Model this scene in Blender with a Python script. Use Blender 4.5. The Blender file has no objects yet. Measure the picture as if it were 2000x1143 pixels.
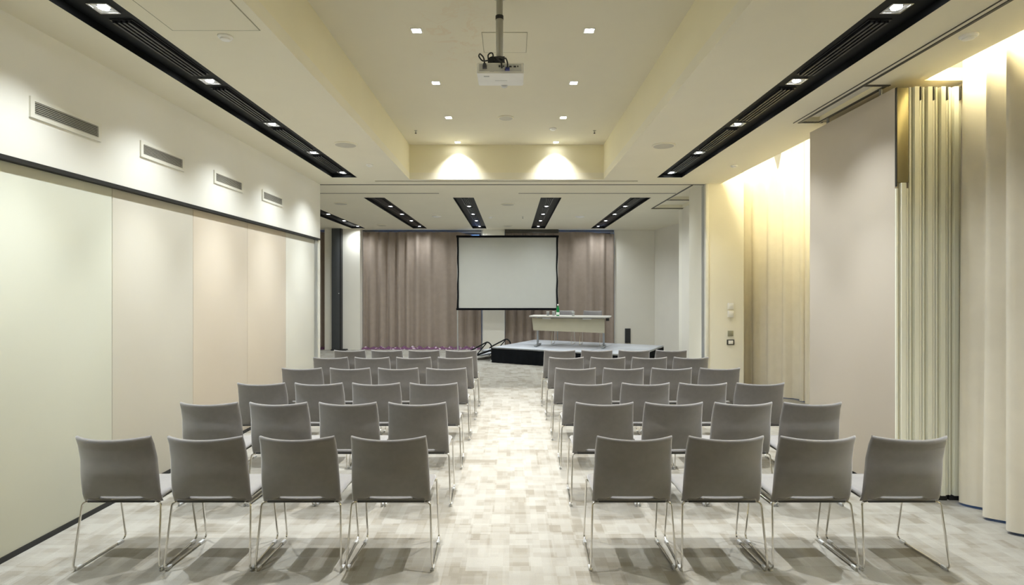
import bpy, bmesh, math, random
from mathutils import Vector, Matrix
random.seed(7)
SC = bpy.context.scene
COL = SC.collection

# ---------------------------------------------------------------- camera
EYE = 1.62
cam = bpy.data.cameras.new('camera'); cam_o = bpy.data.objects.new('camera', cam); COL.objects.link(cam_o)
cam_o.location = (0, 0, EYE); cam_o.rotation_euler = (math.pi/2, 0, 0)
cam.sensor_width = 36; cam.lens = 36*1100/2000; cam.shift_y = -5.5/2000; cam.clip_end = 100; cam.clip_start = 0.05
SC.camera = cam_o
# ---------------------------------------------------------------- world (dusk sky outside the windows)
w = bpy.data.worlds.new('dusk'); SC.world = w; w.use_nodes = True
w.node_tree.nodes['Background'].inputs[0].default_value = (0.16, 0.33, 0.85, 1)
w.node_tree.nodes['Background'].inputs[1].default_value = 1.2
# ---------------------------------------------------------------- exposure
SC.view_settings.view_transform = 'Standard'; SC.view_settings.look = 'None'
SC.view_settings.gamma = 1; SC.view_settings.use_curve_mapping = False
SC.view_settings.exposure = 1.36
SC.cycles.use_denoising = True
SC.cycles.max_bounces = 10; SC.cycles.diffuse_bounces = 8
SC.cycles.sample_clamp_indirect = 6
SPOT_W = 72.0          # one trough spot
DOWN_W = 100.0          # one raised-ceiling downlight
FAR_W = 24.0           # one trough spot in the stage half of the room
COVE_W = 9.5          # per metre of curtain cove
WHITE = (0.97, 0.98, 0.96)
COOL = (0.93, 0.985, 1.0)
WARM = (1.0, 0.90, 0.56)

# ---------------------------------------------------------------- materials
MATS = {}
def mat(name, col, rough=0.6, metal=0.0, var=0.04, nscale=6.0, bump=0.0, bscale=200.0, coat=0.0, spec=0.5, alpha=None, trans=0.0, emit=None, estr=0.0, sheen=0.0):
    m = bpy.data.materials.new(name); m.use_nodes = True
    nt = m.node_tree; b = nt.nodes['Principled BSDF']
    b.inputs['Roughness'].default_value = rough; b.inputs['Metallic'].default_value = metal
    b.inputs['Specular IOR Level'].default_value = spec
    b.inputs['Coat Weight'].default_value = coat
    b.inputs['Transmission Weight'].default_value = trans
    b.inputs['Sheen Weight'].default_value = sheen
    tc = nt.nodes.new('ShaderNodeTexCoord')
    n = nt.nodes.new('ShaderNodeTexNoise'); n.inputs['Scale'].default_value = nscale; n.inputs['Detail'].default_value = 4
    nt.links.new(tc.outputs['Object'], n.inputs['Vector'])
    r = nt.nodes.new('ShaderNodeValToRGB')
    lo = [max(0, c*(1-var)) for c in col]; hi = [min(1, c*(1+var)) for c in col]
    r.color_ramp.elements[0].position = 0.3; r.color_ramp.elements[1].position = 0.7
    r.color_ramp.elements[0].color = (*lo, 1); r.color_ramp.elements[1].color = (*hi, 1)
    nt.links.new(n.outputs['Fac'], r.inputs['Fac']); nt.links.new(r.outputs['Color'], b.inputs['Base Color'])
    if bump:
        n2 = nt.nodes.new('ShaderNodeTexNoise'); n2.inputs['Scale'].default_value = bscale; n2.inputs['Detail'].default_value = 3
        nt.links.new(tc.outputs['Object'], n2.inputs['Vector'])
        bp = nt.nodes.new('ShaderNodeBump'); bp.inputs['Strength'].default_value = bump; bp.inputs['Distance'].default_value = 0.004
        nt.links.new(n2.outputs['Fac'], bp.inputs['Height']); nt.links.new(bp.outputs['Normal'], b.inputs['Normal'])
    if emit:
        b.inputs['Emission Color'].default_value = (*emit, 1); b.inputs['Emission Strength'].default_value = estr
    MATS[name] = m
    return m

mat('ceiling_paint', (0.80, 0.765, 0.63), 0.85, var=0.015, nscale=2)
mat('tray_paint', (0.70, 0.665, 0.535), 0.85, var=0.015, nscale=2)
mat('tray_side_paint', (0.82, 0.77, 0.57), 0.85, var=0.015, nscale=2)
mat('bulkhead_paint', (0.85, 0.845, 0.80), 0.8, var=0.012, nscale=2)
mat('cream_paint', (0.83, 0.81, 0.72), 0.8, var=0.012, nscale=2)
mat('far_paint', (0.79, 0.768, 0.70), 0.8, var=0.015, nscale=2)
mat('panel_cream', (0.675, 0.685, 0.595), 0.42, var=0.015, nscale=1.5)
mat('panel_beige', (0.635, 0.607, 0.535), 0.42, var=0.015, nscale=1.5)
mat('panel_peach', (0.67, 0.597, 0.50), 0.42, var=0.015, nscale=1.5)
mat('panel_white', (0.72, 0.71, 0.645), 0.42, var=0.015, nscale=1.5)
mat('panel_rose', (0.615, 0.555, 0.48), 0.38, var=0.015, nscale=1.5)
mat('panel_edge', (0.85, 0.85, 0.74), 0.6, var=0.005, spec=0.2)
mat('panel_gap', (0.50, 0.44, 0.28), 0.8, var=0.005, spec=0.1)
mat('olive_metal', (0.30, 0.26, 0.14), 0.35, metal=0.7)
mat('aluminium', (0.62, 0.64, 0.64), 0.35, metal=0.8)
mat('dark_seal', (0.018, 0.018, 0.018), 0.6)
mat('dark_trim', (0.055, 0.053, 0.045), 0.5)
mat('black_metal', (0.005, 0.006, 0.007), 0.5, var=0.1, spec=0.2)
mat('black_slat', (0.020, 0.021, 0.023), 0.35, var=0.1)
mat('steel_grey', (0.055, 0.06, 0.066), 0.5)
mat('chrome', (0.78, 0.76, 0.72), 0.16, metal=1.0)
mat('glide_plastic', (0.55, 0.56, 0.57), 0.3)
mat('rubber', (0.02, 0.02, 0.02), 0.7)
mat('chair_fabric', (0.172, 0.164, 0.162), 0.85, var=0.05, nscale=30, bump=0.2, bscale=900, sheen=0.7)
mat('seat_under', (0.03, 0.03, 0.03), 0.6)
mat('white_plastic', (0.85, 0.85, 0.83), 0.4)
mat('white_metal', (0.82, 0.81, 0.74), 0.45)
mat('vent_dark', (0.012, 0.011, 0.010), 0.8, spec=0.1)
mat('switch_white', (0.50, 0.49, 0.43), 0.5)
mat('speaker_grille', (0.56, 0.54, 0.46), 0.7, bump=0.4, bscale=600)
mat('curtain_cream', (0.72, 0.675, 0.58), 0.9, var=0.03, nscale=8, bump=0.1, bscale=500, sheen=0.1)
mat('curtain_taupe', (0.315, 0.258, 0.214), 0.9, var=0.05, nscale=8, bump=0.1, bscale=500, sheen=0.1)
mat('screen_cloth', (0.55, 0.555, 0.515), 0.8, var=0.01)
mat('black_cloth', (0.005, 0.006, 0.008), 0.9, var=0.2, spec=0.15)
mat('stage_deck', (0.50, 0.53, 0.58), 0.3, var=0.05)
mat('table_top', (0.52, 0.51, 0.47), 0.35, var=0.02)
mat('table_panel', (0.42, 0.395, 0.30), 0.5, var=0.03)
mat('grey_metal', (0.35, 0.37, 0.39), 0.35, metal=0.7)
mat('bottle_glass', (0.01, 0.30, 0.08), 0.08, trans=0.35)
mat('clear_glass', (0.85, 0.87, 0.87), 0.05, trans=0.85)
mat('paper', (0.72, 0.78, 0.74), 0.7)
mat('port_grey', (0.62, 0.63, 0.64), 0.5)
mat('port_dark', (0.06, 0.06, 0.07), 0.5)
mat('vga_blue', (0.05, 0.06, 0.25), 0.4)
mat('pole_grey', (0.42, 0.41, 0.36), 0.35, metal=0.5)
mat('switch_grey', (0.32, 0.31, 0.22), 0.5)
mat('print_grey', (0.45, 0.46, 0.46), 0.5)
mat('lamp_lens', (1, 1, 1), 0.3, emit=(0.96, 0.99, 1.0), estr=16)
mat('lamp_trim', (0.62, 0.63, 0.65), 0.22, metal=0.9)
mat('far_lens', (1, 1, 1), 0.3, emit=(0.98, 0.99, 1.0), estr=9)
mat('cove_tube', (1, 1, 1), 0.3, emit=WARM, estr=6)
mat('mullion', (0.25, 0.25, 0.26), 0.4, metal=0.6)

def hem_mat():
    m = mat('purple_spotted', (0.20, 0.05, 0.17), 0.6)
    nt = m.node_tree; b = nt.nodes['Principled BSDF']
    tc = nt.nodes.new('ShaderNodeTexCoord'); v = nt.nodes.new('ShaderNodeTexVoronoi'); v.inputs['Scale'].default_value = 9
    nt.links.new(tc.outputs['Object'], v.inputs['Vector'])
    r = nt.nodes.new('ShaderNodeValToRGB'); r.color_ramp.interpolation = 'CONSTANT'
    r.color_ramp.elements[0].color = (0.50, 0.40, 0.46, 1); r.color_ramp.elements[1].position = 0.30; r.color_ramp.elements[1].color = (0.13, 0.05, 0.11, 1)
    nt.links.new(v.outputs['Distance'], r.inputs['Fac']); nt.links.new(r.outputs['Color'], b.inputs['Base Color'])
hem_mat()

def glass_mat():
    m = bpy.data.materials.new('window_glass'); m.use_nodes = True; nt = m.node_tree
    nt.nodes.remove(nt.nodes['Principled BSDF']); out = nt.nodes['Material Output']
    t = nt.nodes.new('ShaderNodeBsdfTransparent'); t.inputs[0].default_value = (0.85, 0.9, 0.93, 1)
    g = nt.nodes.new('ShaderNodeBsdfGlossy'); g.inputs['Roughness'].default_value = 0.03
    f = nt.nodes.new('ShaderNodeFresnel'); f.inputs[0].default_value = 1.45
    mx = nt.nodes.new('ShaderNodeMixShader')
    nt.links.new(f.outputs[0], mx.inputs[0]); nt.links.new(t.outputs[0], mx.inputs[1]); nt.links.new(g.outputs[0], mx.inputs[2])
    nt.links.new(mx.outputs[0], out.inputs['Surface']); MATS['window_glass'] = m
glass_mat()

def carpet_mat():
    m = bpy.data.materials.new('carpet'); m.use_nodes = True; nt = m.node_tree; N = nt.nodes; L = nt.links
    b = N['Principled BSDF']; b.inputs['Roughness'].default_value = 0.95; b.inputs['Specular IOR Level'].default_value = 0.15
    b.inputs['Sheen Weight'].default_value = 0.15
    tc = N.new('ShaderNodeTexCoord')
    def cells(sx, sy, off, angle=0.0):
        mp = N.new('ShaderNodeMapping'); mp.inputs['Scale'].default_value = (sx, sy, 1); mp.inputs['Location'].default_value = (off, off*1.7, 0)
        L.new(tc.outputs['Object'], mp.inputs['Vector'])
        fl = N.new('ShaderNodeVectorMath'); fl.operation = 'FLOOR'; L.new(mp.outputs[0], fl.inputs[0])
        wn = N.new('ShaderNodeTexWhiteNoise'); wn.noise_dimensions = '2D'; L.new(fl.outputs[0], wn.inputs['Vector'])
        return wn.outputs['Value']
    def math_(op, a, bb):
        n = N.new('ShaderNodeMath'); n.operation = op
        for i, v in enumerate((a, bb)):
            if isinstance(v, (int, float)): n.inputs[i].default_value = v
            else: L.new(v, n.inputs[i])
        return n.outputs[0]
    a = cells(7.9, 6.1, 0.13); c = cells(13.0, 8.7, 3.7); d = cells(6.9, 16.0, 9.1); e = cells(2.0, 2.0, 5.5); h = cells(23.0, 13.0, 1.9)
    s = math_('ADD', math_('MULTIPLY', a, 0.34), math_('MULTIPLY', c, 0.26))
    s = math_('ADD', s, math_('MULTIPLY', d, 0.20)); s = math_('ADD', s, math_('MULTIPLY', e, 0.08)); s = math_('ADD', s, math_('MULTIPLY', h, 0.12))
    r = N.new('ShaderNodeValToRGB'); cr = r.color_ramp
    cr.elements[0].position = 0.22; cr.elements[0].color = (0.212, 0.192, 0.156, 1)
    cr.elements[1].position = 0.72; cr.elements[1].color = (0.325, 0.313, 0.282, 1)
    x = cr.elements.new(0.42); x.color = (0.272, 0.256, 0.222, 1)
    L.new(s, r.inputs['Fac'])
    nz = N.new('ShaderNodeTexNoise'); nz.inputs['Scale'].default_value = 260; nz.inputs['Detail'].default_value = 2
    L.new(tc.outputs['Object'], nz.inputs['Vector'])
    mx = N.new('ShaderNodeMix'); mx.data_type = 'RGBA'; mx.blend_type = 'MULTIPLY'; mx.inputs['Factor'].default_value = 0.35
    L.new(r.outputs['Color'], mx.inputs['A']); L.new(nz.outputs['Fac'], mx.inputs['B'])
    gn = N.new('ShaderNodeMix'); gn.data_type = 'RGBA'; gn.blend_type = 'MULTIPLY'; gn.inputs['Factor'].default_value = 1
    gn.inputs['B'].default_value = (1.2, 1.2, 1.2, 1); L.new(mx.outputs['Result'], gn.inputs['A'])
    L.new(gn.outputs['Result'], b.inputs['Base Color'])
    bp = N.new('ShaderNodeBump'); bp.inputs['Strength'].default_value = 0.35; bp.inputs['Distance'].default_value = 0.004
    L.new(nz.outputs['Fac'], bp.inputs['Height']); L.new(bp.outputs['Normal'], b.inputs['Normal'])
    MATS['carpet'] = m
carpet_mat()

def stained_mat():
    # raised ceiling paint with an old faint leak stain beside the projector
    m = mat('tray_paint_stained', (0.70, 0.665, 0.535), 0.85, var=0.015, nscale=2); nt = m.node_tree; N = nt.nodes; L = nt.links
    b = N['Principled BSDF']; base = b.inputs['Base Color'].links[0].from_socket
    tc = N.new('ShaderNodeTexCoord'); mp = N.new('ShaderNodeMapping')
    mp.inputs['Location'].default_value = (0.50*2.2, -4.75*1.2, 0); mp.inputs['Scale'].default_value = (2.2, 1.2, 0)
    L.new(tc.outputs['Object'], mp.inputs['Vector'])
    g = N.new('ShaderNodeTexGradient'); g.gradient_type = 'SPHERICAL'; L.new(mp.outputs[0], g.inputs['Vector'])
    nz = N.new('ShaderNodeTexNoise'); nz.inputs['Scale'].default_value = 4.5; nz.inputs['Detail'].default_value = 5; nz.inputs['Distortion'].default_value = 1.2
    L.new(tc.outputs['Object'], nz.inputs['Vector'])
    r = N.new('ShaderNodeValToRGB'); r.color_ramp.elements[0].position = 0.53; r.color_ramp.elements[0].color = (0, 0, 0, 1)
    r.color_ramp.elements[1].position = 0.57; r.color_ramp.elements[1].color = (0.35, 0.35, 0.35, 1)
    e = r.color_ramp.elements.new(0.62); e.color = (0, 0, 0, 1)
    L.new(nz.outputs['Fac'], r.inputs['Fac'])
    ml = N.new('ShaderNodeMath'); ml.operation = 'MULTIPLY'; L.new(g.outputs['Fac'], ml.inputs[0]); L.new(r.outputs['Color'], ml.inputs[1])
    mx = N.new('ShaderNodeMix'); mx.data_type = 'RGBA'; L.new(ml.outputs[0], mx.inputs['Factor']); L.new(base, mx.inputs['A'])
    mx.inputs['B'].default_value = (0.62, 0.42, 0.25, 1); L.new(mx.outputs['Result'], b.inputs['Base Color'])
stained_mat()

# ---------------------------------------------------------------- mesh helpers
def box(bm, x0, x1, y0, y1, z0, z1, bev=0.0, seg=2):
    vs = [bm.verts.new((x, y, z)) for x in (x0, x1) for y in (y0, y1) for z in (z0, z1)]
    F = [(0,1,3,2), (4,6,7,5), (0,4,5,1), (2,3,7,6), (0,2,6,4), (1,5,7,3)]
    fs = [bm.faces.new([vs[i] for i in f]) for f in F]
    if bev:
        es = list({e for f in fs for e in f.edges})
        bmesh.ops.bevel(bm, geom=es, offset=bev, segments=seg, profile=0.5, affect='EDGES')
    return vs

def fillet(pts, r, n=5):
    pts = [Vector(p) for p in pts]; out = [pts[0]]
    for i in range(1, len(pts)-1):
        a, b, c = pts[i-1], pts[i], pts[i+1]
        d1 = (a-b); d2 = (c-b); k = min(r, d1.length*0.48, d2.length*0.48)
        p, q = b + d1.normalized()*k, b + d2.normalized()*k
        for j in range(n+1):
            t = j/n; out.append((1-t)**2*p + 2*t*(1-t)*b + t*t*q)
    out.append(pts[-1]); return out

def tube(bm, pts, r, seg=8, cap=True):
    pts = [Vector(p) for p in pts]; rings = []; n = len(pts); up = None
    for i in range(n):
        d = (pts[min(i+1, n-1)] - pts[max(i-1, 0)]).normalized()
        if up is None:
            up = Vector((0, 0, 1)) if abs(d.z) < 0.9 else Vector((1, 0, 0))
        s = d.cross(up).normalized(); up = s.cross(d).normalized()
        rr = r[i] if isinstance(r, (list, tuple)) else r
        rings.append([bm.verts.new(pts[i] + rr*(math.cos(2*math.pi*k/seg)*s + math.sin(2*math.pi*k/seg)*up)) for k in range(seg)])
    for a, b in zip(rings, rings[1:]):
        for k in range(seg): bm.faces.new((a[k], a[(k+1) % seg], b[(k+1) % seg], b[k]))
    if cap:
        bm.faces.new(rings[0][::-1]); bm.faces.new(rings[-1])

def lathe(bm, prof, c=(0, 0, 0), seg=20, axis='Z'):
    rings = []
    for (r, z) in prof:
        ring = []
        for k in range(seg):
            a = 2*math.pi*k/seg; p = (r*math.cos(a), r*math.sin(a), z)
            if axis == 'Y': p = (p[0], z, p[1])
            ring.append(bm.verts.new((c[0]+p[0], c[1]+p[1], c[2]+p[2])))
        rings.append(ring)
    for a, b in zip(rings, rings[1:]):
        for k in range(seg): bm.faces.new((a[k], a[(k+1) % seg], b[(k+1) % seg], b[k]))
    bm.faces.new(rings[0][::-1]); bm.faces.new(rings[-1])

def finish(bm, name, m, smooth=True, ang=35):
    bmesh.ops.remove_doubles(bm, verts=bm.verts, dist=1e-6)
    bmesh.ops.recalc_face_normals(bm, faces=bm.faces)
    me = bpy.data.meshes.new(name); bm.to_mesh(me); bm.free()
    me.materials.append(MATS[m])
    if smooth:
        me.polygons.foreach_set('use_smooth', [True]*len(me.polygons)); me.set_sharp_from_angle(angle=math.radians(ang))
    return me

def link(name, me, parent=None, loc=(0, 0, 0), rz=0.0):
    o = bpy.data.objects.new(name, me); COL.objects.link(o); o.location = loc; o.rotation_euler = (0, 0, rz)
    if parent is not None: o.parent = parent
    return o

def obj(name, bm, m, parent=None, loc=(0, 0, 0), rz=0.0, smooth=True, ang=35):
    return link(name, finish(bm, name, m, smooth, ang), parent, loc, rz)

def bxo(name, m, dims, parent=None, bev=0.0, loc=(0, 0, 0), rz=0.0):
    bm = bmesh.new(); box(bm, *dims, bev=bev); return obj(name, bm, m, parent, loc, rz)

def tag(o, label, cat, group=None):
    o['label'] = label; o['category'] = cat
    if group: o['group'] = group
    return o

def thing(name, label, cat, loc=(0, 0, 0), rz=0.0, group=None):
    o = bpy.data.objects.new(name, None); COL.objects.link(o); o.location = loc; o.rotation_euler = (0, 0, rz)
    o.empty_display_size = 0.1
    return tag(o, label, cat, group)

def struct(o, label=None):
    o['kind'] = 'structure'
    if label: o['label'] = label
    return o

def copy_tree(root, loc, rz=0.0, label=None):
    r = root.copy(); COL.objects.link(r); r.location = loc; r.rotation_euler = (0, 0, rz)
    if label: r['label'] = label
    for ch in list(root.children):
        c = ch.copy(); COL.objects.link(c); c.parent = r
        for g in list(ch.children):
            d = g.copy(); COL.objects.link(d); d.parent = c
    return r

def plate(bm, u0, u1, v0, v1, w0, w1, holes, fn):
    """a flat slab u x v, thickness w0..w1, with rectangular holes; fn maps (u,v,w) to a point"""
    us = sorted({u0, u1, *[min(max(h[i], u0), u1) for h in holes for i in (0, 1)]})
    vs = sorted({v0, v1, *[min(max(h[i], v0), v1) for h in holes for i in (2, 3)]})
    def solid(i, j):
        if i < 0 or j < 0 or i >= len(us)-1 or j >= len(vs)-1: return False
        cu, cv = (us[i]+us[i+1])/2, (vs[j]+vs[j+1])/2
        return not any(h[0] < cu < h[1] and h[2] < cv < h[3] for h in holes)
    V = {}
    def v(i, j, k):
        if (i, j, k) not in V: V[(i, j, k)] = bm.verts.new(fn(us[i], vs[j], (w0, w1)[k]))
        return V[(i, j, k)]
    for i in range(len(us)-1):
        for j in range(len(vs)-1):
            if not solid(i, j): continue
            for k in (0, 1): bm.faces.new((v(i,j,k), v(i+1,j,k), v(i+1,j+1,k), v(i,j+1,k)))
            for (di, dj, a, b) in ((-1,0,(i,j),(i,j+1)), (1,0,(i+1,j),(i+1,j+1)), (0,-1,(i,j),(i+1,j)), (0,1,(i,j+1),(i+1,j+1))):
                if not solid(i+di, j+dj): bm.faces.new((v(*a,0), v(*b,0), v(*b,1), v(*a,1)))

def wall(name, m, p0, p1, z0, z1, th, holes=()):
    """wall from p0 to p1; thickness th grows to the left of the direction of travel"""
    p0, p1 = Vector((*p0, 0)), Vector((*p1, 0)); d = (p1-p0); Ln = d.length; d.normalize(); n = Vector((-d.y, d.x, 0))
    bm = bmesh.new(); plate(bm, 0, Ln, z0, z1, 0, th, holes, lambda u, v, t: p0 + d*u + n*t + Vector((0, 0, v)))
    return struct(obj(name, bm, m, smooth=False))

SPILL = 0.36            # share of a lamp's axial intensity that also leaves outside its beam
def add_spot(name, loc, watts, color, size=100, blend=0.7, radius=0.03, parent=None):
    l = bpy.data.lights.new(name, 'SPOT'); l.energy = watts; l.color = color; l.spot_size = math.radians(size); l.spot_blend = blend; l.shadow_soft_size = radius
    o = bpy.data.objects.new(name, l); COL.objects.link(o); o.location = loc
    if parent is not None: o.parent = parent
    return o

# ================================================================ SETTING
CZ = 3.255            # lower ceiling
TZ = 3.77             # raised ceiling
def fac(y): return 3.72 + 0.195*(y-4.5)     # the slanted window facade behind the cream curtains
YB = 15.62            # far wall

bm = bmesh.new(); box(bm, -7.2, 5.4, -3.2, 16.0, -0.1, 0.0)
struct(obj('floor', bm, 'carpet', smooth=False), 'pale beige carpet with a small blocky pattern')

# outer walls
wall('wall_front', 'cream_paint', (-7, -3), (3.55, -3), 0, 4.3, -0.2)
wall('wall_right_near', 'cream_paint', (3.55, -3), (3.55, 3.63), 0, 4.3, -0.2)
Lr = math.hypot(9.5-3.63, fac(9.5)-fac(3.63)); kk = Lr/(9.5-3.63)
wr_holes = [((3.75-3.63)*kk, (5.75-3.63)*kk, 0.06, 3.0), ((7.0-3.63)*kk, (9.1-3.63)*kk, 0.06, 3.9)]
wall('wall_right', 'cream_paint', (fac(3.63), 3.63), (fac(9.5), 9.5), 0, 4.3, -0.2, wr_holes)
wall('wall_right_pocket', 'far_paint', (3.43, 9.7), (4.8, 9.7), 0, 4.3, -0.13)
wall('wall_right_alcove', 'far_paint', (3.43, 9.57), (3.43, 11.38), 0, 4.3, -0.12)
wall('wall_right_return', 'cream_paint', (3.43, 11.38), (4.9, 11.38), 0, 4.3, 0.2)
wall('wall_right_far', 'far_paint', (4.52, 11.4), (3.86, 15.7), 0, 4.3, -0.2)
bk = lambda x: x + 7.0
wb_holes = [(bk(-6.6), bk(-5.15), 0.06, 3.2), (bk(-3.9), bk(-0.86), 0.06, 3.2), (bk(-0.14), bk(2.74), 0.06, 3.2)]
wall('wall_back', 'far_paint', (-7, YB), (4.2, YB), 0, 4.3, 0.2, wb_holes)
wall('wall_left_far', 'far_paint', (-7, 8.6), (-7, YB), 0, 4.3, 0.2)
wall('wall_left_return', 'far_paint', (-7.1, 8.77), (-3.16, 8.77), 0, 4.3, -0.12)
bm = bmesh.new(); box(bm, -7.3, 5.4, -3.3, 16, 4.3, 4.4); struct(obj('ceiling_slab', bm, 'ceiling_paint', smooth=False))

# piers of the far wall
bm = bmesh.new(); box(bm, -5.04, -4.09, 15.15, YB, 0, CZ); struct(obj('wall_pier_far_left', bm, 'far_paint', smooth=False))
bm = bmesh.new(); box(bm, -0.80, -0.20, 15.3, YB, 0, CZ); struct(obj('wall_pier_far_middle', bm, 'far_paint', smooth=False))
bm = bmesh.new(); box(bm, 2.80, 3.90, 15.42, YB, 0, CZ); struct(obj('wall_pier_far_right', bm, 'far_paint', smooth=False))
# cream pier between the two halves, right
bm = bmesh.new(); box(bm, 3.01, 3.58, 8.70, 9.57, 0, 4.3); struct(obj('wall_pier_right', bm, 'cream_paint', smooth=False))
bxo('trim_1', 'aluminium', (2.995, 3.012, 8.76, 8.90, 0, CZ-0.005)); struct(bpy.data.objects['trim_1'])
struct(bxo('trim_2', 'white_metal', (2.985, 3.03, 8.675, 8.745, 0, CZ-0.005), bev=0.003))

# windows behind the curtains
def window(name, p0, p1, z0, z1, nm):
    p0, p1 = Vector((*p0, 0)), Vector((*p1, 0)); d = p1-p0; L = d.length; a = math.atan2(d.y, d.x)
    bm = bmesh.new()
    for t in (0, L-0.05): box(bm, t, t+0.05, -0.03, 0.03, z0, z1)
    for z in (z0, z1-0.05): box(bm, 0.05, L-0.05, -0.03, 0.03, z, z+0.05)
    for k in range(1, nm): box(bm, L*k/nm-0.025, L*k/nm+0.025, -0.03, 0.03, z0+0.05, z1-0.05)
    f = struct(obj(name, bm, 'mullion', loc=p0, rz=a, smooth=False))
    for k in range(nm):
        bm = bmesh.new(); box(bm, L*k/nm+0.02, L*(k+1)/nm-0.02, -0.006, 0.006, z0+0.03, z1-0.03); obj('pane', bm, 'window_glass', f, smooth=False)
window('window_1', (-6.6, YB+0.1), (-5.15, YB+0.1), 0.06, 3.2, 2)
window('window_2', (-3.9, YB+0.1), (-0.86, YB+0.1), 0.06, 3.2, 3)
window('window_3', (-0.14, YB+0.1), (2.74, YB+0.1), 0.06, 3.2, 3)
window('window_4', (fac(3.75)+0.1, 3.75-0.02), (fac(5.75)+0.1, 5.75-0.02), 0.06, 3.0, 2)
window('window_5', (fac(7.0)+0.1, 7.0-0.02), (fac(9.1)+0.1, 9.1-0.02), 0.06, 3.9, 2)

# lower ceiling of the near half, with the raised tray, two troughs, a linear slot and the track slot cut in
TX0, TX1, TY0, TY1 = -1.52, 1.36, -2.2, 8.35
SL, SR = (-2.615, -2.255), (2.11, 2.475)
S_Y0, S_Y1 = 1.2, 8.20
holes = [(TX0, TX1, TY0, TY1), (SL[0], SL[1], S_Y0, S_Y1), (SR[0], SR[1], S_Y0, S_Y1),
         (-2.06, 1.89, 8.455, 8.495), (2.835, 3.0, 4.52, 5.49)]
bm = bmesh.new(); ident = lambda u, v, t: Vector((u, v, t))
plate(bm, -3.02, 3.22, -3.0, 8.74, CZ, CZ+0.10, holes, ident)
plate(bm, 3.22, 3.57, 4.40, 5.70, CZ, CZ+0.10, [], ident)
plate(bm, -2.1, 1.93, 8.41, 8.54, CZ+0.11, CZ+0.12, [], ident)
ceil = struct(obj('ceiling', bm, 'ceiling_paint', smooth=False))
# upstand on the cove edge so the tubes sit in a trough
# raised tray: sides and top
bm = bmesh.new()
plate(bm, TX0-0.12, TX1+0.12, TY0-0.12, TY1+0.12, CZ+0.10, TZ, [(TX0, TX1, TY0, TY1)], ident)
struct(obj('ceiling_tray_side', bm, 'tray_side_paint', smooth=False))
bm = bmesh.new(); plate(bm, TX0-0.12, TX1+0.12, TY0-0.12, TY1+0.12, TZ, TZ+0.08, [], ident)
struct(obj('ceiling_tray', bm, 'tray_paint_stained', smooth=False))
# the far half
FAR_X = [-4.09, -2.45, -0.865, 0.695, 2.285]
FY0, FY1 = 10.0, 15.02
fh = [(x-0.185, x+0.185, FY0, FY1) for x in FAR_X]
bm = bmesh.new()
plate(bm, -7.1, 4.9, 8.80, YB+0.05, CZ, CZ+0.10, fh + [(-3.27, -1.24, 9.54, 9.58), (0.11, 2.78, 9.54, 9.58), (2.86, 3.40, 8.9, 10.25), (2.86, 3.40, 10.33, 11.24), (3.30, 4.9, 8.80, 9.58)], ident)
plate(bm, -3.3, 3.5, 9.45, 9.65, CZ+0.11, CZ+0.12, [], ident)
plate(bm, 2.85, 3.43, 8.85, 11.3, CZ+0.06, CZ+0.09, [], ident)
struct(obj('ceiling_far', bm, 'ceiling_paint', smooth=False))
# bridging strip with the dark cross track
struct(bxo('ceiling_bridge', 'ceiling_paint', (-3.16, 3.02, 8.74, 8.80, CZ+0.02, CZ+0.1)))
struct(bxo('trim_3', 'dark_trim', (-3.0, 3.0, 8.748, 8.792, CZ-0.002, CZ+0.02)))
# running track of the folding wall, right side, with its dark joint lines
def bars(name, m, L):
    bm = bmesh.new()
    for d in L: box(bm, *d)
    return struct(obj(name, bm, m, smooth=False))
z0, z1 = CZ-0.006, CZ+0.004
bars('trim_4', 'dark_trim', [(2.800, 2.822, -3.0, 5.52, z0, z1), (2.755, 2.762, -3.0, 5.52, z0, z1)])
bars('trim_5', 'dark_trim', [(2.822, 3.03, 5.49, 5.515, z0, z1), (2.822, 3.02, 4.49, 4.52, z0, z1), (2.99, 3.012, 4.52, 5.49, z0, z1)])
bars('trim_6', 'dark_trim', [(2.800, 2.83, 8.80, 11.30, z0, z1), (2.83, 3.43, 11.26, 11.30, z0, z1), (2.83, 3.43, 10.25, 10.29, z0, z1)])
struct(bxo('trim_7', 'white_metal', (2.822, 2.985, 4.53, 5.48, CZ+0.045, CZ+0.06)))
struct(bxo('trim_8', 'olive_metal', (2.80, 3.45, 11.30, 11.34, CZ-0.012, CZ-0.001)))
# slot diffuser blades
struct(bxo('trim_9', 'olive_metal', (-2.06, 1.89, 8.462, 8.488, CZ-0.003, CZ+0.05)))
struct(bxo('trim_10', 'dark_trim', (-3.27, -1.24, 9.545, 9.575, CZ-0.003, CZ+0.05)))
struct(bxo('trim_11', 'dark_trim', (0.11, 2.78, 9.545, 9.575, CZ-0.003, CZ+0.05)))

# ceiling hatches: thin joint frames
def hatch(name, x0, x1, y0, y1, z, label, m='ceiling_paint'):
    t = thing(name, label, 'hatch', ((x0+x1)/2, (y0+y1)/2, z))
    hx, hy = (x1-x0)/2, (y1-y0)/2; bm = bmesh.new()
    plate(bm, -hx, hx, -hy, hy, -0.0025, 0.0, [(-hx+0.004, hx-0.004, -hy+0.004, hy-0.004)], ident)
    obj('joint', bm, 'switch_grey', t, smooth=False)
    bxo('cover', m, (-hx+0.006, hx-0.006, -hy+0.006, hy-0.006, -0.003, 0), t)
hatch('ceiling_hatch', -2.14, -1.585, 2.75, 3.55, CZ, 'large square access hatch flush in lower ceiling beside the trough near the vents')
hatch('ceiling_hatch', -0.255, 0.130, 4.70, 5.10, TZ, 'small access hatch in raised ceiling just behind the projector pole', 'tray_paint')

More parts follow.
